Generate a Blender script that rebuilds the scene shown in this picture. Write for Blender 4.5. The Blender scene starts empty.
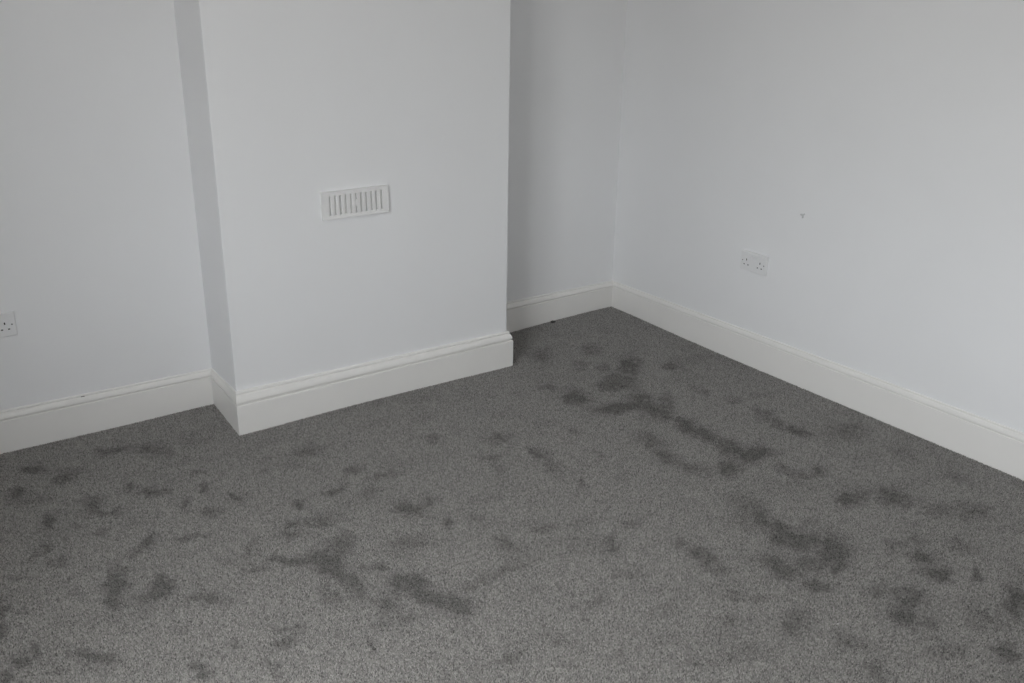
import bpy, bmesh, math, random
import numpy as np
from mathutils import Vector, Matrix

random.seed(4)
rng = np.random.default_rng(7)
scene = bpy.context.scene
C = scene.collection

# ------------------------------------------------------------------ camera
FPX = 935.79                       # focal length in pixels of the 1024 x 683 frame
YAW, PITCH, ROLL = 0.59817, 0.35408, 0.01521
CAM = Vector((-0.9641, -3.2515, 1.5585))
fwd = Vector((math.sin(YAW) * math.cos(PITCH), math.cos(YAW) * math.cos(PITCH), -math.sin(PITCH)))
r0 = Vector((math.cos(YAW), -math.sin(YAW), 0.0))
u0 = r0.cross(fwd)
right = math.cos(ROLL) * r0 + math.sin(ROLL) * u0
up = -math.sin(ROLL) * r0 + math.cos(ROLL) * u0
cd = bpy.data.cameras.new('camera')
cd.sensor_fit = 'HORIZONTAL'
cd.sensor_width = 36.0
cd.lens = FPX / 1024 * 36.0
cd.clip_start = 0.05
cam = bpy.data.objects.new('camera', cd)
C.objects.link(cam)
cam.matrix_world = Matrix(((right.x, up.x, -fwd.x, CAM.x), (right.y, up.y, -fwd.y, CAM.y),
                           (right.z, up.z, -fwd.z, CAM.z), (0, 0, 0, 1)))
scene.camera = cam

# ------------------------------------------------------------------ daylight
SKY_STRENGTH = 12.0
EXPOSURE = 0.15
BACK_Y = -4.3
LEFT_X = -1.50                     # left wall with a pair of sash windows in it
SASHES = [(LEFT_X, -1.65), (LEFT_X, -2.35), (LEFT_X, -3.05)]       # ends of the two windows along the wall
SILL_Z, HEAD_Z = 0.60, 2.15
CEIL_Z = 2.55

w = bpy.data.worlds.new('overcast_sky')
scene.world = w
w.use_nodes = True
nt = w.node_tree
nt.nodes.clear()
out = nt.nodes.new('ShaderNodeOutputWorld')
bg = nt.nodes.new('ShaderNodeBackground')
tc = nt.nodes.new('ShaderNodeTexCoord')
sx = nt.nodes.new('ShaderNodeSeparateXYZ')
mr = nt.nodes.new('ShaderNodeMapRange')
mr.inputs['From Min'].default_value = -0.05
mr.inputs['From Max'].default_value = 0.10
mx = nt.nodes.new('ShaderNodeMix')
mx.data_type = 'RGBA'
mx.inputs[6].default_value = (0.40, 0.39, 0.37, 1)            # street below the horizon
mx.inputs[7].default_value = (0.93, 0.965, 1.0, 1)             # even cloud
nt.links.new(tc.outputs['Generated'], sx.inputs[0])
nt.links.new(sx.outputs['Z'], mr.inputs['Value'])
nt.links.new(mr.outputs[0], mx.inputs[0])
nt.links.new(mx.outputs[2], bg.inputs['Color'])
bg.inputs['Strength'].default_value = SKY_STRENGTH
nt.links.new(bg.outputs[0], out.inputs[0])

# a portal in each window: it only guides the sampling of the sky
FACES = list(zip(SASHES, SASHES[1:]))
for (ax, ay), (bx_, by_) in FACES:
    ln = math.hypot(bx_ - ax, by_ - ay)
    nx_, ny_ = -(by_ - ay) / ln, (bx_ - ax) / ln               # into the room
    pl = bpy.data.lights.new('window_portal', 'AREA')
    pl.shape = 'RECTANGLE'
    pl.size = ln - 0.10
    pl.size_y = HEAD_Z - SILL_Z
    pl.cycles.is_portal = True
    po = bpy.data.objects.new('window_portal', pl)
    C.objects.link(po)
    zax = Vector((-nx_, -ny_, 0))                              # the light shines along its local -Z
    yax = Vector((0, 0, 1))
    xax = yax.cross(zax)
    cx_, cy_ = (ax + bx_) / 2 - nx_ * 0.13, (ay + by_) / 2 - ny_ * 0.13
    po.matrix_world = Matrix(((xax.x, yax.x, zax.x, cx_), (xax.y, yax.y, zax.y, cy_),
                              (xax.z, yax.z, zax.z, (SILL_Z + HEAD_Z) / 2), (0, 0, 0, 1)))

vs = scene.view_settings
vs.view_transform = 'Standard'
vs.look = 'None'
vs.exposure = EXPOSURE
vs.gamma = 1.0
vs.use_curve_mapping = False

# ------------------------------------------------------------------ room measures (metres)
W = 1.22214            # chimney breast width, its front face lies in y = 0
DL, DR = 0.29763, 0.36591
XR = 2.133             # right wall where it meets the right alcove
RA, LA = 0.00762, 0.00394     # slight skew of the right wall and of the left alcove wall
TB, TR, TL, TA, TW, TRR = 0.02667, 0.0115, 0.01788, 0.02234, 0.0151, 0.01788   # skirting thickness


def wall_right_x(y):
    return XR + RA * (DR - y)


def wall_alcove_y(x):
    return DL - LA * x


BUMPS = [(-0.008, 0.280, 0.0095, 0.20), (-0.008, -0.027, -0.0115, 0.20), (2.118, 0.344, 0.0133, 0.35),
         (1.30, 0.344, -0.0095, 0.22)]


def floor_z(x, y):
    z = 0.01141 * (x - 1) + 0.00246 * y
    for bx, by, h, s in BUMPS:
        z = z + h * np.exp(-((x - bx) ** 2 + (y - by) ** 2) / (2 * s * s))
    return z


def plane_z(x, y):
    return 0.01141 * (x - 1) + 0.00246 * y


def pixel_to_floor(px, py):
    """The floor point that a photo pixel looks at."""
    d = fwd + right * ((px - 512) / FPX) + up * ((341.5 - py) / FPX)
    t = 1.0
    z = 0.0
    for _ in range(6):
        t = (z - CAM.z) / d.z
        z = plane_z(CAM.x + d.x * t, CAM.y + d.y * t)
    return CAM.x + d.x * t, CAM.y + d.y * t


# ------------------------------------------------------------------ helpers
def link(o, parent=None):
    C.objects.link(o)
    if parent is not None:
        o.parent = parent
    return o


def obj(name, bm, mat, parent=None, smooth=False):
    bmesh.ops.recalc_face_normals(bm, faces=bm.faces)
    me = bpy.data.meshes.new(name)
    bm.to_mesh(me)
    bm.free()
    if smooth:
        me.polygons.foreach_set('use_smooth', [True] * len(me.polygons))
    me.materials.append(mat)
    return link(bpy.data.objects.new(name, me), parent)


def tag(o, label, cat=None, group=None, kind=None):
    o['label'] = label
    if cat:
        o['category'] = cat
    if group:
        o['group'] = group
    if kind:
        o['kind'] = kind
    return o


def structure(o, label):
    o['kind'] = 'structure'
    o['label'] = label
    return o


def box(bm, x0, x1, y0, y1, z0, z1, bevel=0.0):
    vs_ = [bm.verts.new((x, y, z)) for x in (x0, x1) for y in (y0, y1) for z in (z0, z1)]
    fs = [bm.faces.new([vs_[i] for i in q]) for q in
          ((0, 1, 3, 2), (4, 6, 7, 5), (0, 4, 5, 1), (2, 3, 7, 6), (0, 2, 6, 4), (1, 5, 7, 3))]
    if bevel:
        es = list({e for f in fs for e in f.edges})
        bmesh.ops.bevel(bm, geom=es, offset=bevel, segments=2, profile=0.5, affect='EDGES')
    return bm


def prism(bm, pts, z0, z1):
    """A plan polygon raised from z0 to z1."""
    a = [bm.verts.new((x, y, z0)) for x, y in pts]
    b = [bm.verts.new((x, y, z1)) for x, y in pts]
    n = len(pts)
    bm.faces.new(a[::-1])
    bm.faces.new(b)
    for i in range(n):
        bm.faces.new((a[i], a[(i + 1) % n], b[(i + 1) % n], b[i]))
    return bm


def cyl(bm, cx, cy, cz, r, depth, axis='y', seg=20, r2=None):
    m = Matrix.Translation((cx, cy, cz))
    if axis == 'y':
        m = m @ Matrix.Rotation(math.pi / 2, 4, 'X')
    elif axis == 'x':
        m = m @ Matrix.Rotation(math.pi / 2, 4, 'Y')
    bmesh.ops.create_cone(bm, cap_ends=True, segments=seg, radius1=r, radius2=r if r2 is None else r2, depth=depth, matrix=m)
    return bm


# ------------------------------------------------------------------ materials
def new_mat(name):
    m = bpy.data.materials.new(name)
    m.use_nodes = True
    n = m.node_tree
    b = n.nodes['Principled BSDF']
    return m, n, b


def paint(name, col, rough, var=0.02, scale=3.0, bump=0.0, bscale=40.0, bdist=0.002, soft=0.0):
    m, n, b = new_mat(name)
    co = n.nodes.new('ShaderNodeTexCoord')
    no = n.nodes.new('ShaderNodeTexNoise')
    no.inputs['Scale'].default_value = scale
    no.inputs['Detail'].default_value = 4
    n.links.new(co.outputs['Object'], no.inputs['Vector'])
    mxx = n.nodes.new('ShaderNodeMix')
    mxx.data_type = 'RGBA'
    mxx.inputs[6].default_value = tuple(c * (1 - var) for c in col) + (1,)
    mxx.inputs[7].default_value = tuple(min(1, c * (1 + var)) for c in col) + (1,)
    n.links.new(no.outputs['Fac'], mxx.inputs[0])
    n.links.new(mxx.outputs[2], b.inputs['Base Color'])
    b.inputs['Roughness'].default_value = rough
    if bump:
        n2 = n.nodes.new('ShaderNodeTexNoise')
        n2.inputs['Scale'].default_value = bscale
        n2.inputs['Detail'].default_value = 3
        n.links.new(co.outputs['Object'], n2.inputs['Vector'])
        bp = n.nodes.new('ShaderNodeBump')
        bp.inputs['Strength'].default_value = bump
        bp.inputs['Distance'].default_value = bdist
        n.links.new(n2.outputs['Fac'], bp.inputs['Height'])
        last = bp
        if soft:                                   # broad trowel unevenness
            n3 = n.nodes.new('ShaderNodeTexNoise')
            n3.inputs['Scale'].default_value = 2.6
            n3.inputs['Detail'].default_value = 2
            n.links.new(co.outputs['Object'], n3.inputs['Vector'])
            b2 = n.nodes.new('ShaderNodeBump')
            b2.inputs['Strength'].default_value = soft
            b2.inputs['Distance'].default_value = 0.02
            n.links.new(n3.outputs['Fac'], b2.inputs['Height'])
            n.links.new(bp.outputs[0], b2.inputs['Normal'])
            last = b2
        n.links.new(last.outputs[0], b.inputs['Normal'])
    return m


M_WALL = paint('white_emulsion', (0.90, 0.902, 0.906), 0.7, 0.02, 3.2, 0.15, 160, 0.0006, 0.25)
M_CEIL = paint('ceiling_white', (0.93, 0.93, 0.93), 0.9, 0.01)
M_TRIM = paint('satin_white_wood', (0.90, 0.885, 0.855), 0.32, 0.02, 9.0, 0.10, 30, 0.0008)
M_PLASTIC = paint('white_plastic', (0.86, 0.86, 0.86), 0.35, 0.005)
M_VENT = paint('painted_vent_plastic', (0.88, 0.875, 0.865), 0.45, 0.01, 30)
M_SLOT_SHADE = paint('slot_shade', (0.02, 0.02, 0.02), 0.8, 0.01)  # near-black colour stands in for the shade inside open slots
M_SCREW = paint('screw_steel', (0.42, 0.42, 0.42), 0.4, 0.02)
M_SCREW.node_tree.nodes['Principled BSDF'].inputs['Metallic'].default_value = 0.9
M_FILLER = paint('grey_filler', (0.62, 0.62, 0.62), 0.9, 0.1, 200)
M_FLUFF = paint('dark_fluff', (0.10, 0.095, 0.09), 0.95, 0.2, 300)


def carpet_material():
    m, n, b = new_mat('grey_carpet')
    at = n.nodes.new('ShaderNodeAttribute')
    at.attribute_name = 'pile_mark'
    to = n.nodes.new('ShaderNodeAttribute')
    to.attribute_name = 'yarn_tone'
    co = n.nodes.new('ShaderNodeTexCoord')
    cr = n.nodes.new('ShaderNodeValToRGB')                # mixed dark and pale grey yarns
    cr.color_ramp.elements[0].position = 0.05
    cr.color_ramp.elements[0].color = CARPET_DARK
    cr.color_ramp.elements[1].position = 0.95
    cr.color_ramp.elements[1].color = CARPET_PALE
    n.links.new(to.outputs['Fac'], cr.inputs[0])
    n1 = n.nodes.new('ShaderNodeTexNoise')                # fibres within a tuft
    n1.inputs['Scale'].default_value = 900
    n1.inputs['Detail'].default_value = 2
    n.links.new(co.outputs['Object'], n1.inputs['Vector'])
    m1 = n.nodes.new('ShaderNodeMapRange')
    m1.inputs['To Min'].default_value = 0.75
    m1.inputs['To Max'].default_value = 1.25
    n.links.new(n1.outputs['Fac'], m1.inputs['Value'])
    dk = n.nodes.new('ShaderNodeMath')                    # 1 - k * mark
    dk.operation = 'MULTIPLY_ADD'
    dk.inputs[1].default_value = -MARK_SHADE
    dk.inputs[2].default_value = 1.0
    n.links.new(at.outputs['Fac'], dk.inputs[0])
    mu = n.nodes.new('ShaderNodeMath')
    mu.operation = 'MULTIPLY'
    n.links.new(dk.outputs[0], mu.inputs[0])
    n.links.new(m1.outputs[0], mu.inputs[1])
    sc = n.nodes.new('ShaderNodeVectorMath')
    sc.operation = 'SCALE'
    n.links.new(cr.outputs[0], sc.inputs[0])
    n.links.new(mu.outputs[0], sc.inputs['Scale'])
    n.links.new(sc.outputs[0], b.inputs['Base Color'])
    b.inputs['Roughness'].default_value = 1.0
    b.inputs['Specular IOR Level'].default_value = 0.1
    b.inputs['Sheen Weight'].default_value = 0.5         # fuzzy fibre ends catch light at a low angle
    b.inputs['Sheen Roughness'].default_value = 0.5
    return m


CARPET_DARK = (0.115, 0.109, 0.102, 1)
CARPET_PALE = (0.52, 0.497, 0.466, 1)
MARK_SHADE = 0.48  # shading of the brushed pile, put into the yarn colour
M_CARPET = carpet_material()

# ------------------------------------------------------------------ floor: the carpet with its brushed marks
# photo pixel, extents in pixels, tilt in degrees (down to the right positive), strength
MARKS = [
    # in front of the chimney breast
    (235, 496, 12, 5, 20, 1.0), (264, 469, 10, 5, -20, .45), (299, 503, 15, 9, 30, .7), (335, 491, 20, 7, -12, .7),
    (291, 522, 12, 7, -10, .9), (320, 521, 42, 12, -12, .65), (289, 534, 24, 9, -8, .5), (386, 474, 24, 7, -8, .55),
    (408, 508, 23, 10, 8, .85), (447, 522, 9, 8, 0, .85), (414, 539, 32, 11, 0, .45), (256, 568, 22, 6, 0, .9),
    (253, 549, 13, 24, 10, .4), (293, 560, 36, 9, 6, .85), (330, 562, 34, 18, 10, 1.0), (343, 543, 24, 15, -20, .75),
    (347, 578, 32, 16, 35, .85), (372, 566, 24, 6, 5, .65), (328, 593, 24, 11, 25, .6), (397, 582, 18, 15, 0, .9),
    (386, 605, 16, 15, -20, .9), (416, 584, 24, 17, 10, .95), (436, 599, 46, 15, 15, .95), (463, 607, 19, 15, 10, .95),
    (397, 620, 40, 14, -8, .45), (289, 628, 27, 9, 5, .8), (285, 643, 24, 8, -8, .75), (239, 645, 11, 9, 0, .85),
    (270, 663, 15, 8, 0, .5), (372, 647, 8, 14, 0, .75), (278, 675, 10, 8, 0, .55), (507, 657, 18, 10, -20, .7),
    (436, 655, 16, 8, 0, .45), (505, 543, 24, 14, 10, .55), (490, 576, 60, 9, -20, .5), (499, 438, 21, 9, 0, .65),
    (490, 457, 16, 6, 0, .6), (432, 438, 9, 8, 0, .5), (497, 468, 12, 7, 0, .5), (368, 491, 14, 12, 0, .4),
    (428, 499, 9, 13, 0, .45), (474, 516, 22, 9, 0, .45), (310, 449, 24, 14, 0, .4), (352, 470, 20, 6, -12, .35),
    # right-hand run towards the corner
    (592, 350, 17, 9, 10, .55), (543, 355, 17, 10, 0, .5), (630, 365, 17, 15, -10, .85), (673, 365, 17, 8, 0, .5),
    (579, 365, 13, 10, 0, .4), (603, 367, 12, 9, 0, .5), (550, 388, 14, 7, 0, .4), (620, 382, 30, 16, 0, .65),
    (603, 386, 14, 10, 0, .55), (577, 398, 22, 13, 10, .8), (615, 408, 30, 9, -4, .85), (641, 399, 24, 16, 20, .65),
    (654, 410, 26, 15, 20, .7), (666, 402, 12, 18, 20, .55), (685, 425, 22, 10, 25, .7), (705, 434, 26, 10, 25, .9),
    (728, 446, 26, 12, 20, .75), (753, 454, 26, 14, -10, .85), (728, 468, 19, 14, 0, .85), (666, 456, 26, 10, 30, .7),
    (652, 440, 22, 12, 30, .55), (690, 466, 36, 10, 20, .6), (638, 437, 14, 10, 0, .4), (762, 414, 22, 10, 10, .5),
    (796, 430, 28, 8, 20, .7), (775, 422, 18, 8, 15, .5), (847, 431, 34, 16, 0, .5), (819, 470, 15, 8, 15, .8),
    (798, 475, 22, 10, 10, .5), (781, 465, 14, 9, 30, .45), (845, 498, 15, 13, 10, .85), (862, 496, 16, 12, 0, .55),
    (894, 497, 26, 14, 10, .8), (745, 505, 30, 22, 40, .45), (758, 516, 36, 16, 35, .55), (779, 527, 26, 14, 30, .6),
    (787, 538, 28, 16, 15, .9), (808, 539, 22, 16, 0, .85), (834, 549, 28, 24, 40, .9), (839, 564, 14, 20, 0, .6),
    (813, 561, 32, 16, 0, .6), (774, 561, 26, 20, 10, .55), (789, 571, 24, 11, 5, .85), (809, 522, 18, 8, -10, .5),
    (537, 452, 17, 9, 20, .7), (552, 466, 15, 11, 30, .5), (584, 482, 9, 11, 0, .5), (632, 524, 13, 9, 0, .55),
    (609, 543, 13, 15, -20, .55), (543, 528, 19, 5, -5, .6), (643, 516, 14, 8, 0, .35), (681, 543, 22, 10, 25, .55),
    (703, 556, 30, 15, 25, .6), (722, 569, 20, 14, 20, .45), (632, 573, 26, 13, 0, .4), (923, 556, 19, 10, 5, .8),
    (936, 572, 28, 11, 5, .9), (896, 548, 22, 14, 20, .5), (915, 538, 20, 12, 10, .5), (975, 572, 10, 13, 0, .75),
    (1016, 600, 26, 29, 20, .9), (1008, 652, 26, 17, 10, .9), (909, 597, 26, 20, 20, .75), (902, 616, 26, 16, 0, .8),
    (880, 588, 22, 16, 0, .55), (928, 621, 18, 14, 0, .6), (817, 584, 20, 16, 20, .65), (795, 619, 26, 25, 20, .6),
    (730, 594, 16, 8, 0, .6), (760, 597, 18, 9, 0, .4), (852, 641, 40, 13, 15, .65), (741, 652, 48, 13, -10, .4),
    (728, 618, 18, 10, 0, .45), (710, 564, 26, 13, 10, .55), (975, 512, 30, 18, 10, .55), (940, 510, 26, 12, 0, .5),
    (877, 670, 30, 12, 20, .5), (960, 545, 36, 12, 20, .45), (985, 620, 30, 16, 10, .5), (950, 650, 34, 16, 0, .45),
    (690, 660, 20, 10, 0, .5), (660, 610, 24, 10, -20, .35), (590, 600, 28, 10, -15, .35), (560, 640, 24, 10, 0, .4),
    (620, 655, 20, 8, 0, .35), (700, 390, 16, 6, 15, .45), (735, 400, 14, 6, 15, .4), (905, 455, 30, 12, 20, .4),
    (955, 475, 30, 10, 20, .4), (575, 430, 14, 6, 0, .35), (600, 455, 16, 8, 20, .3),
    # left-hand side
    (37, 469, 24, 7, 2, .85), (62, 478, 18, 6, -8, .9), (69, 470, 26, 8, 0, .45), (17, 493, 14, 9, -25, .75),
    (110, 450, 28, 5, -10, .55), (148, 448, 24, 6, -8, .55), (92, 505, 18, 15, 0, .8), (102, 512, 12, 9, 20, .65),
    (119, 510, 14, 8, -20, .75), (154, 491, 22, 8, 5, .75), (129, 487, 14, 10, 0, .45), (204, 487, 10, 10, -30, .65),
    (185, 503, 10, 12, -20, .65), (198, 470, 20, 5, 0, .45), (46, 521, 10, 12, 0, .85), (77, 526, 10, 7, -20, .5),
    (102, 532, 14, 9, -20, .5), (210, 512, 16, 8, -10, .6), (189, 537, 18, 7, -20, .55), (204, 535, 12, 7, 10, .5),
    (146, 541, 20, 7, -30, .85), (137, 553, 10, 6, -30, .5), (44, 547, 8, 7, 0, .75), (36, 553, 12, 6, -20, .45),
    (58, 562, 14, 9, 0, .5), (119, 580, 21, 18, 20, .8), (114, 597, 14, 19, 0, .85), (164, 582, 18, 18, -45, .95),
    (158, 594, 18, 12, -10, .8), (144, 599, 24, 11, -10, .75), (208, 598, 34, 8, 4, .7), (2, 607, 10, 20, 0, .85),
    (19, 611, 9, 8, 0, .8), (1, 630, 12, 16, 0, .8), (37, 649, 9, 14, 15, .8), (19, 659, 18, 9, -5, .85),
    (52, 670, 10, 6, -10, .6), (89, 656, 24, 10, 15, .9), (108, 662, 16, 9, -15, .75), (200, 670, 21, 11, 25, 1.0),
    (8, 676, 14, 10, 0, .7), (30, 500, 40, 8, -10, .35), (20, 575, 20, 10, 0, .4), (75, 590, 20, 10, 0, .3),
    (225, 560, 22, 8, 0, .35), (180, 628, 26, 8, 0, .3), (160, 452, 20, 6, -10, .3),
]


def value_noise(x, y, cell, seed):
    """Smooth lattice noise in [-1, 1]."""
    g = np.random.default_rng(seed).uniform(-1, 1, (256, 256))
    u, v = x / cell, y / cell
    iu, iv = np.floor(u).astype(int), np.floor(v).astype(int)
    fu, fv = u - iu, v - iv
    fu = fu * fu * (3 - 2 * fu)
    fv = fv * fv * (3 - 2 * fv)
    a, b = g[iu & 255, iv & 255], g[(iu + 1) & 255, iv & 255]
    c, d_ = g[iu & 255, (iv + 1) & 255], g[(iu + 1) & 255, (iv + 1) & 255]
    return (a * (1 - fu) + b * fu) * (1 - fv) + (c * (1 - fu) + d_ * fu) * fv


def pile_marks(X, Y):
    """How much shading of brushed pile to paint at floor points, 0 to 1."""
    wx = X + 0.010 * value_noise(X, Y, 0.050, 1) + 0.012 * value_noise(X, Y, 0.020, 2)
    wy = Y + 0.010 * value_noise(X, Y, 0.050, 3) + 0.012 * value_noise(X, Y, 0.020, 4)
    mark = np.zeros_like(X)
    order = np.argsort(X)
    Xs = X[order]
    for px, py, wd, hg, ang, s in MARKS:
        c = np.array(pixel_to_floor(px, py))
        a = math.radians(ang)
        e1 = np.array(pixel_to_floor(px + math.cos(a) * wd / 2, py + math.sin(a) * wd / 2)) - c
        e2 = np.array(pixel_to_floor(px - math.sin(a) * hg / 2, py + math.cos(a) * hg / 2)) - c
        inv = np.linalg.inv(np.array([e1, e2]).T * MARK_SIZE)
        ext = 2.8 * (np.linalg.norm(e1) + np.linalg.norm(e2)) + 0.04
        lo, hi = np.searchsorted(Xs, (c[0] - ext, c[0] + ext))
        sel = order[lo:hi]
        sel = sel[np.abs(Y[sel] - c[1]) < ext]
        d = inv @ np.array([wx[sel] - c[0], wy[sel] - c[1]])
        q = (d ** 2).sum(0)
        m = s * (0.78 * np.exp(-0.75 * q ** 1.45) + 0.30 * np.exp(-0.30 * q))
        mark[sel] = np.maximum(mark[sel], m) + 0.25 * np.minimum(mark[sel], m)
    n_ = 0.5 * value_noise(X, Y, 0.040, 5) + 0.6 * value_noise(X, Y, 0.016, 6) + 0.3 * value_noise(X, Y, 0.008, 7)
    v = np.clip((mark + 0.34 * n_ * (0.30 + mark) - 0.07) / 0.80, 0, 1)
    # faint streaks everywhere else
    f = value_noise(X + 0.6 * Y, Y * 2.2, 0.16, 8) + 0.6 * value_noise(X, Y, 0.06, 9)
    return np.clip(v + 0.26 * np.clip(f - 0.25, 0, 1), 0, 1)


MARK_SIZE = 1.12
PILE = 0.006            # pile height


def raw_mesh(name, verts, faces_flat, nside):
    me = bpy.data.meshes.new(name)
    me.vertices.add(len(verts))
    me.vertices.foreach_set('co', verts.astype(np.float32).ravel())
    nf = len(faces_flat) // nside
    me.loops.add(len(faces_flat))
    me.loops.foreach_set('vertex_index', faces_flat.astype(np.int32))
    me.polygons.add(nf)
    me.polygons.foreach_set('loop_start', np.arange(0, len(faces_flat), nside, dtype=np.int32))
    me.polygons.foreach_set('loop_total', np.full(nf, nside, dtype=np.int32))
    me.update(calc_edges=True)
    return me


def build_floor():
    x0, x1, y0, y1, st = LEFT_X - 0.05, 2.25, BACK_Y - 0.05, 0.42, 0.02
    xs = np.arange(x0, x1 + st / 2, st)
    ys = np.arange(y0, y1 + st / 2, st)
    X, Y = np.meshgrid(xs, ys)
    X = X.ravel()
    Y = Y.ravel()
    Z = floor_z(X, Y) - PILE * 0.85
    nx, ny = len(xs), len(ys)
    idx = np.arange(nx * ny).reshape(ny, nx)
    quads = np.stack([idx[:-1, :-1], idx[:-1, 1:], idx[1:, 1:], idx[1:, :-1]], -1).reshape(-1)
    me = raw_mesh('floor', np.stack([X, Y, Z], -1), quads, 4)
    me.polygons.foreach_set('use_smooth', np.ones(len(me.polygons), dtype=bool))
    at = me.attributes.new('pile_mark', 'FLOAT', 'POINT')
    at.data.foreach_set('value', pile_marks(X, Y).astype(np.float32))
    at = me.attributes.new('yarn_tone', 'FLOAT', 'POINT')
    at.data.foreach_set('value', np.full(len(X), 0.45, dtype=np.float32))
    me.materials.append(M_CARPET)
    return link(bpy.data.objects.new('floor', me))


def build_pile(parent):
    """Cut twist yarn: one small leaning three-sided tuft for each stitch."""
    st = 0.0037
    xs = np.arange(LEFT_X + 0.016, 2.14, st)
    ys = np.arange(-2.60, 0.36, st * 0.9)
    X, Y = np.meshgrid(xs, ys)
    X = X + (np.arange(len(ys)) % 2)[:, None] * st / 2
    X = X.ravel() + rng.normal(0, st * 0.28, X.size)
    Y = Y.ravel() + rng.normal(0, st * 0.28, Y.size)
    wall = np.where(X < 0, wall_alcove_y(X) - 0.016, np.where(X < W, -0.024, DR - 0.02))
    keep = (Y < wall) & (X < XR + RA * (DR - Y) - 0.012) & (rng.random(X.size) < np.clip((Y + 2.60) / 0.25, 0, 1))
    X, Y = X[keep], Y[keep]
    n = len(X)
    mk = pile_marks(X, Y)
    tone = np.clip(0.5 + 0.24 * rng.standard_normal(n), 0.02, 1)
    Z = floor_z(X, Y) - PILE * 0.9
    h = PILE * rng.uniform(0.75, 1.12, n)
    lean_a = rng.uniform(0, 2 * math.pi, n)
    lean = rng.uniform(0.0, 0.0028, n)
    lx_, ly_ = np.cos(lean_a) * lean, np.sin(lean_a) * lean
    lx_ = lx_ - 0.0022 * mk                       # brushed pile lies over
    ly_ = ly_ - 0.0016 * mk
    a0 = rng.uniform(0, 2 * math.pi, n)
    V = np.zeros((n, 4, 3))
    for k in range(3):
        a = a0 + k * 2 * math.pi / 3
        V[:, k, 0] = X + 0.0030 * np.cos(a)
        V[:, k, 1] = Y + 0.0030 * np.sin(a)
        V[:, k, 2] = Z
    V[:, 3, 0] = X + lx_
    V[:, 3, 1] = Y + ly_
    V[:, 3, 2] = Z + h
    base = (np.arange(n) * 4)[:, None]
    tri = np.array([0, 1, 3, 1, 2, 3, 2, 0, 3])
    F = (base + tri[None, :]).ravel()
    me = raw_mesh('carpet_pile', V.reshape(-1, 3), F, 3)
    for nm, val in (('pile_mark', mk), ('yarn_tone', tone)):
        at = me.attributes.new(nm, 'FLOAT', 'POINT')
        at.data.foreach_set('value', np.repeat(val, 4).astype(np.float32))
    me.materials.append(M_CARPET)
    o = link(bpy.data.objects.new('carpet_pile', me), parent)
    o['kind'] = 'stuff'
    o['label'] = 'short twisted grey yarn pile'
    print('tufts', n)
    return o


floor = structure(build_floor(), 'mottled grey twist pile carpet with darker brushed footmarks')
build_pile(floor)

# ------------------------------------------------------------------ walls and ceiling
ZB, ZT = -0.12, CEIL_Z
TH = 0.12
bm = prism(bmesh.new(), [(LEFT_X, wall_alcove_y(LEFT_X)), (0.0, DL), (0.0, DL + 0.3), (LEFT_X, DL + 0.3)], ZB, ZT)
structure(obj('wall_alcove_left', bm, M_WALL), 'white painted back wall of the alcove with the half seen socket')

bm = prism(bmesh.new(), [(0, 0), (W, 0), (W, DR + 0.2), (0, DL + 0.27)], ZB, ZT)
ve = [e for e in bm.edges if abs(e.verts[0].co.z - e.verts[1].co.z) > 1 and e.verts[0].co.y < 0.01]
bmesh.ops.bevel(bm, geom=ve, offset=0.004, segments=3, profile=0.5, affect='EDGES')
structure(obj('wall_chimney_breast', bm, M_WALL), 'white painted projecting chimney breast with a vent in its face')

bm = prism(bmesh.new(), [(W, DR), (XR, DR), (XR, DR + 0.2), (W, DR + 0.2)], ZB, ZT)
structure(obj('wall_alcove_right', bm, M_WALL), 'white painted narrow back wall of the alcove beside the long wall')

xb = wall_right_x(BACK_Y)
bm = prism(bmesh.new(), [(XR, DR + 0.2), (XR, DR), (xb, BACK_Y), (xb + TH, BACK_Y), (XR + TH, DR + 0.2)], ZB, ZT)
wall_right = structure(obj('wall_right', bm, M_WALL), 'long white painted wall with a double socket and a filled hole')

yf = DL + 0.3


def face_box(bm_, p, q, a0, a1, o0, o1, z0, z1):
    """A box along the wall face p-q: a0..a1 metres along it, o0..o1 outwards."""
    ln = math.hypot(q[0] - p[0], q[1] - p[1])
    tx, ty = (q[0] - p[0]) / ln, (q[1] - p[1]) / ln
    ox, oy = ty, -tx
    pts = [(p[0] + tx * a + ox * o, p[1] + ty * a + oy * o) for a, o in ((a0, o0), (a1, o0), (a1, o1), (a0, o1))]
    prism(bm_, pts, z0, z1)


bm = bmesh.new()
box(bm, LEFT_X - 0.14, LEFT_X, BACK_Y, SASHES[-1][1], ZB, ZT)
box(bm, LEFT_X - 0.14, LEFT_X, SASHES[0][1], yf, ZB, ZT)
box(bm, LEFT_X - 0.14, LEFT_X, SASHES[-1][1], SASHES[0][1], ZB, SILL_Z)
box(bm, LEFT_X - 0.14, LEFT_X, SASHES[-1][1], SASHES[0][1], HEAD_Z, ZT)
structure(obj('wall_left', bm, M_WALL), 'white painted window wall')

bm = bmesh.new()
box(bm, LEFT_X - 0.14, xb + TH, BACK_Y - 0.14, BACK_Y, ZB, ZT)
structure(obj('wall_back', bm, M_WALL), 'white painted wall opposite the chimney breast')
bm = box(bmesh.new(), LEFT_X - 0.14, xb + TH, BACK_Y - 0.14, yf, CEIL_Z, CEIL_Z + 0.1)
structure(obj('ceiling', bm, M_CEIL), 'plain white ceiling')

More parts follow.
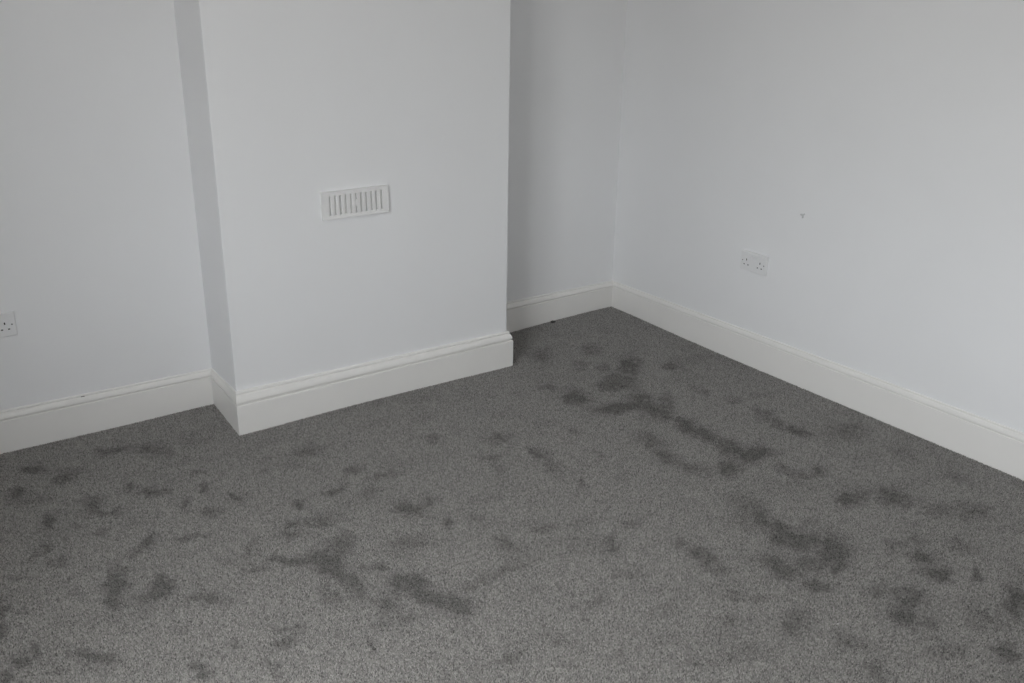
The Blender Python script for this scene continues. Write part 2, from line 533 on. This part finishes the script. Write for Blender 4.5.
# window in the left wall (two sashes side by side)
mg, ng, bgl = new_mat('window_glass')
ng.nodes.remove(bgl)
tr_ = ng.nodes.new('ShaderNodeBsdfTransparent')
gl_ = ng.nodes.new('ShaderNodeBsdfGlossy')
gl_.inputs['Roughness'].default_value = 0.02
mxs = ng.nodes.new('ShaderNodeMixShader')
mxs.inputs[0].default_value = 0.05
ng.links.new(tr_.outputs[0], mxs.inputs[1])
ng.links.new(gl_.outputs[0], mxs.inputs[2])
ng.links.new(mxs.outputs[0], ng.nodes['Material Output'].inputs[0])

for k, (p, q) in enumerate(FACES):
    win = bpy.data.objects.new('window_%d' % (k + 1), None)
    link(win)
    structure(win, 'white framed sash window')
    ln = math.hypot(q[0] - p[0], q[1] - p[1])
    fw = 0.05
    bm = bmesh.new()
    face_box(bm, p, q, 0.0, fw, 0.04, 0.11, SILL_Z, HEAD_Z)
    face_box(bm, p, q, ln - fw, ln, 0.04, 0.11, SILL_Z, HEAD_Z)
    face_box(bm, p, q, fw, ln - fw, 0.04, 0.11, SILL_Z, SILL_Z + fw)
    face_box(bm, p, q, fw, ln - fw, 0.04, 0.11, HEAD_Z - fw, HEAD_Z)
    obj('window_frame', bm, M_TRIM, win)
    zm = (SILL_Z + HEAD_Z) / 2
    bm = bmesh.new()
    face_box(bm, p, q, fw, ln - fw, 0.055, 0.095, zm - 0.02, zm + 0.02)
    obj('meeting_rail', bm, M_TRIM, win)
    for za, zb in ((SILL_Z + fw, zm - 0.02), (zm + 0.02, HEAD_Z - fw)):
        bm = bmesh.new()
        face_box(bm, p, q, fw, ln - fw, 0.073, 0.077, za, zb)
        obj('pane', bm, mg, win)
    bm = bmesh.new()
    face_box(bm, p, q, 0.0, ln, -0.03, 0.04, SILL_Z, SILL_Z + 0.02)
    obj('window_sill', bm, M_TRIM, win)

# ------------------------------------------------------------------ skirting boards
# profile: share of the board's thickness, metres below the top edge
PROFILE = [(0.0, 0.0), (0.22, 0.0), (0.36, 0.0012), (0.44, 0.0045), (0.42, 0.0090), (0.50, 0.0100), (0.60, 0.012),
           (0.70, 0.0160), (0.79, 0.0205), (0.85, 0.0250), (0.87, 0.0285), (0.82, 0.0312), (0.68, 0.0325),
           (0.58, 0.0345), (0.56, 0.0395), (0.74, 0.0372), (0.90, 0.0366), (0.98, 0.0382), (1.0, 0.0410), (1.0, None)]


def skirting(name, label, stations, closed_ends=True):
    """stations: (wall x, wall y, full offset vector of the board's face, height above the floor,
    depth of the moulding)"""
    bm_ = bmesh.new()
    rings = []
    for (x, y, dx, dy, h, g) in stations:
        top = plane_z(x, y) + h
        ring = []
        for o, dz in PROFILE:
            z = -0.05 if dz is None else top - dz * g
            ring.append(bm_.verts.new((x + dx * o, y + dy * o, z)))
        ring.append(bm_.verts.new((x, y, -0.05)))
        rings.append(ring)
    n = len(rings[0])
    for a, b in zip(rings, rings[1:]):
        for i in range(n):
            j = (i + 1) % n
            bm_.faces.new((a[i], a[j], b[j], b[i]))
    bm_.faces.new(rings[0])
    bm_.faces.new(rings[-1][::-1])
    return structure(obj(name, bm_, M_TRIM), label)


xl = LEFT_X
base_left = skirting('baseboard_alcove_left', 'white moulded skirting board along the left alcove',
         [(xl, wall_alcove_y(xl), 0.018, -TL, 0.158, 1.0), (-0.80, wall_alcove_y(-0.80), 0, -TL, 0.1566, 1.0), (0, DL, -TR, -TL, 0.1514, 0.82)])
skirting('baseboard_return_left', 'short white skirting board on the side of the chimney breast',
         [(0, DL, -TR, -TL, 0.1514, 0.82), (0, 0, -TR, -TB, 0.1600, 1.45)])
base_breast = skirting('baseboard_chimney_breast', 'white moulded skirting board across the chimney breast',
         [(0, 0, -TR, -TB, 0.1600, 1.45), (W, 0, TRR, -TB, 0.1565, 1.05)])
skirting('baseboard_return_right', 'short white skirting board returning into the right alcove',
         [(W, 0, TRR, -TB, 0.1565, 1.05), (W, DR, TRR, -TA, 0.150, 1.05)])
base_alcove = skirting('baseboard_alcove_right', 'white moulded skirting board at the back of the right alcove',
         [(W, DR, TRR, -TA, 0.1470, 1.08), (XR, DR, -TW, -TA, 0.1468, 0.75)])
y2 = -1.3
skirting('baseboard_right', 'long white moulded skirting board under the double socket',
         [(XR, DR, -TW, -TA, 0.1468, 0.75), (wall_right_x(y2), y2, -TW, 0, 0.1594, 0.85), (xb, BACK_Y, -TW, 0.018, 0.162, 0.9)])
skirting('baseboard_back', 'white skirting board opposite the chimney breast',
         [(xb, BACK_Y, -TW, 0.018, 0.162, 0.9), (LEFT_X, BACK_Y, 0.018, 0.018, 0.16, 0.9)])
skirting('baseboard_left', 'white skirting board under the windows',
         [(LEFT_X, BACK_Y, 0.018, 0.018, 0.16, 0.9), (LEFT_X, wall_alcove_y(xl), 0.018, -TL, 0.158, 1.0)])


# ------------------------------------------------------------------ louvre vent on the chimney breast
def make_vent():
    v = bpy.data.objects.new('wall_vent', None)
    link(v)
    v.location = (0.51778, 0.0, 0.81225)
    v.rotation_euler = (0, -0.01411, 0)
    tag(v, 'white plastic slotted air vent with sliding knob on the chimney breast', 'vent')
    vw, vh = 0.2756, 0.1052
    nslot, pitch, sw, sh = 11, 0.0213, 0.0074, 0.0740
    # face plate: rim plus upper and lower rails
    fl = bmesh.new()
    x_in = (nslot - 1) / 2 * pitch + sw / 2
    D = 0.0115
    box(fl, -vw / 2, -x_in, -D, 0, -vh / 2, vh / 2)
    box(fl, x_in, vw / 2, -D, 0, -vh / 2, vh / 2)
    box(fl, -x_in, x_in, -D, 0, sh / 2, vh / 2)
    box(fl, -x_in, x_in, -D, 0, -vh / 2, -sh / 2)
    bmesh.ops.remove_doubles(fl, verts=fl.verts, dist=1e-5)
    obj('face_plate', fl, M_VENT, v)
    rim = bmesh.new()
    rr = 0.004
    box(rim, -vw / 2, vw / 2, -D - 0.0022, -D, vh / 2 - rr, vh / 2)
    box(rim, -vw / 2, vw / 2, -D - 0.0022, -D, -vh / 2, -vh / 2 + rr)
    box(rim, -vw / 2, -vw / 2 + rr, -D - 0.0022, -D, -vh / 2 + rr, vh / 2 - rr)
    box(rim, vw / 2 - rr, vw / 2, -D - 0.0022, -D, -vh / 2 + rr, vh / 2 - rr)
    obj('rim', rim, M_VENT, v)
    sbm = box(bmesh.new(), -(pitch - sw) / 2, (pitch - sw) / 2, -D - 0.001, -0.001, -sh / 2 - 0.001, sh / 2 + 0.001, 0.0012)
    first = obj('slat', sbm, M_VENT, v)
    for k in range(nslot - 1):
        s = first if k == 0 else link(first.copy(), v)
        s.parent = v
        s.location = ((k - (nslot - 2) / 2) * pitch, 0, 0)
    sh_ = bmesh.new()
    box(sh_, -x_in, x_in, -0.0015, 0.0, -sh / 2, sh / 2)
    obj('shutter', sh_, M_VENT, v)
    kb = bmesh.new()
    box(kb, -0.0060, 0.0060, -D - 0.001, -0.0015, -0.012, 0.012, 0.001)
    box(kb, -0.0020, 0.0020, -D - 0.006, -D - 0.0005, -0.009, 0.009, 0.0012)
    obj('slider_knob', kb, M_VENT, v)
    for s in (-1, 1):
        scw = cyl(bmesh.new(), s * (vw / 2 - 0.012), -D - 0.0004, -vh / 2 + 0.012 if s > 0 else 0.0, 0.0030, 0.0012, 'y', 14)
        obj('screw', scw, M_VENT, v)
    return v


make_vent()


# ------------------------------------------------------------------ double sockets
def make_socket(loc, rotz, tilt, label):
    s = bpy.data.objects.new('double_socket', None)
    link(s)
    s.location = loc
    s.rotation_euler = (0, tilt, rotz)
    tag(s, label, 'socket', 'double wall sockets')
    pw, ph, D = 0.147, 0.086, 0.0115
    b_ = bmesh.new()
    box(b_, -pw / 2, pw / 2, -D, 0, -ph / 2, ph / 2)
    fr = [e for e in b_.edges if all(v.co.y < -D / 2 for v in e.verts)]
    bmesh.ops.bevel(b_, geom=fr, offset=0.0045, segments=4, profile=0.6, affect='EDGES')
    vert = [e for e in b_.edges if abs(e.verts[0].co.y - e.verts[1].co.y) > 0.003 and abs(abs(e.verts[0].co.x) - pw / 2) < 1e-4]
    plate = obj('face_plate', b_, M_PLASTIC, s)
    for g in (-1, 1):
        cx = g * 0.0380
        e = box(bmesh.new(), cx - 0.0021, cx + 0.0021, -D - 0.0003, -D + 0.001, 0.0015, 0.0100)
        obj('earth_slot', e, M_SLOT_SHADE, s)  # dark block on the plate, coloured like a hole in shade
        for p in (-1, 1):
            e = box(bmesh.new(), cx + p * 0.0110 - 0.0034, cx + p * 0.0110 + 0.0034, -D - 0.0003, -D + 0.001, -0.0180, -0.0140)
            obj('pin_slot', e, M_SLOT_SHADE, s)
        k = bmesh.new()
        rx = g * 0.0115
        v_ = [k.verts.new(c) for c in ((rx - .0065, -D - .0006, .012), (rx + .0065, -D - .0006, .012), (rx + .0065, -D - .0034, .032), (rx - .0065, -D - .0034, .032),
                                       (rx - .0065, -D + .002, .012), (rx + .0065, -D + .002, .012), (rx + .0065, -D + .002, .032), (rx - .0065, -D + .002, .032))]
        for q in ((0, 1, 2, 3), (4, 7, 6, 5), (0, 4, 5, 1), (1, 5, 6, 2), (2, 6, 7, 3), (3, 7, 4, 0)):
            k.faces.new([v_[i] for i in q])
        obj('rocker_switch', k, M_PLASTIC, s)
        sc_ = cyl(bmesh.new(), g * 0.0603, -D - 0.0001, 0.0, 0.0030, 0.0012, 'y', 16)
        so = obj('screw', sc_, M_SCREW, s)
        sl_ = box(bmesh.new(), g * 0.0603 - 0.0026, g * 0.0603 + 0.0026, -D - 0.0009, -D - 0.0006, -0.0005, 0.0005)
        obj('screw_slot', sl_, M_SLOT_SHADE, so)
    return s


sy = -0.57202
make_socket((wall_right_x(sy), sy, 0.47911), -math.pi / 2 + RA, 0.0166,
            'white double wall socket on the long wall above the skirting')
lx = -0.66084 - 0.0735
make_socket((lx, wall_alcove_y(lx), 0.45273), -LA, 0.0, 'white double wall socket in the alcove beside the chimney breast')

# ------------------------------------------------------------------ small marks that have a body
# filled fixing hole on the right wall
def pixel_ray(px, py):
    return fwd + right * ((px - 512) / FPX) + up * ((341.5 - py) / FPX)


d = pixel_ray(802.5, 215.5)
t = (wall_right_x(-0.7) - CAM.x) / d.x
hp = CAM + d * t
hx = wall_right_x(hp.y)
bm = bmesh.new()
ctr = bm.verts.new((hx - 0.0022, hp.y, hp.z))
ring = []
for k in range(14):
    a = 2 * math.pi * k / 14
    r = 0.0095 * (1 + 0.45 * math.sin(3 * a + 0.6) + 0.25 * math.cos(5 * a))
    ring.append(bm.verts.new((hx - 0.0002, hp.y + r * math.cos(a), hp.z + r * math.sin(a))))
for k in range(14):
    bm.faces.new((ctr, ring[k], ring[(k + 1) % 14]))
fp = obj('filler_patch', bm, M_FILLER)
fp.parent = wall_right
fp.matrix_parent_inverse = wall_right.matrix_world.inverted()


def chip(name, parent, pos, nrm, tang, ln, wd, mat):
    """A small irregular flake lying proud of a surface."""
    nrm, tang = Vector(nrm).normalized(), Vector(tang).normalized()
    bt = nrm.cross(tang)
    bm_ = bmesh.new()
    c0 = bm_.verts.new(Vector(pos) + nrm * 0.0016)
    rg = []
    for k_ in range(10):
        a_ = 2 * math.pi * k_ / 10
        f_ = 1 + 0.35 * math.sin(2.7 * k_ + ln * 900)
        rg.append(bm_.verts.new(Vector(pos) + tang * (ln / 2 * f_ * math.cos(a_)) + bt * (wd / 2 * f_ * math.sin(a_)) - nrm * 0.0004))
    for k_ in range(10):
        bm_.faces.new((c0, rg[k_], rg[(k_ + 1) % 10]))
    return obj(name, bm_, mat, parent)


# scuff on the top edge of the left alcove's skirting
sxp = -0.485
chip('paint_chip', base_left, (sxp, wall_alcove_y(sxp) - 0.008, plane_z(sxp, DL) + 0.1541 - 0.006), (0, -0.6, 0.8), (1, 0, 0.01), 0.018, 0.004, M_FLUFF)

# lint lying on the carpet
M_LINT = paint('pale_lint', (0.62, 0.61, 0.59), 0.9, 0.02)
for px, py, sz, mt, lb in ((838, 624, 0.0028, M_LINT, 'tiny pale fleck of lint on the open carpet'),
                           (553, 323.5, 0.010, M_FLUFF, 'small dark tuft of fluff against the right alcove skirting')):
    x_, y_ = pixel_to_floor(px, py)
    if y_ > DR - TA - 0.012:
        y_ = DR - TA - 0.012
    bm = bmesh.new()
    bmesh.ops.create_icosphere(bm, subdivisions=2, radius=sz)
    for v in bm.verts:
        f_ = 1 + 0.35 * math.sin(v.co.x * 1900 + v.co.z * 700) * math.cos(v.co.y * 1300)
        v.co = Vector((v.co.x * f_ * 1.3, v.co.y * f_, v.co.z * f_ * 0.6))
    o = obj('lint', bm, mt, smooth=True)
    o.location = (x_, y_, float(floor_z(x_, y_)) + sz * 0.35)
    tag(o, lb, 'lint')
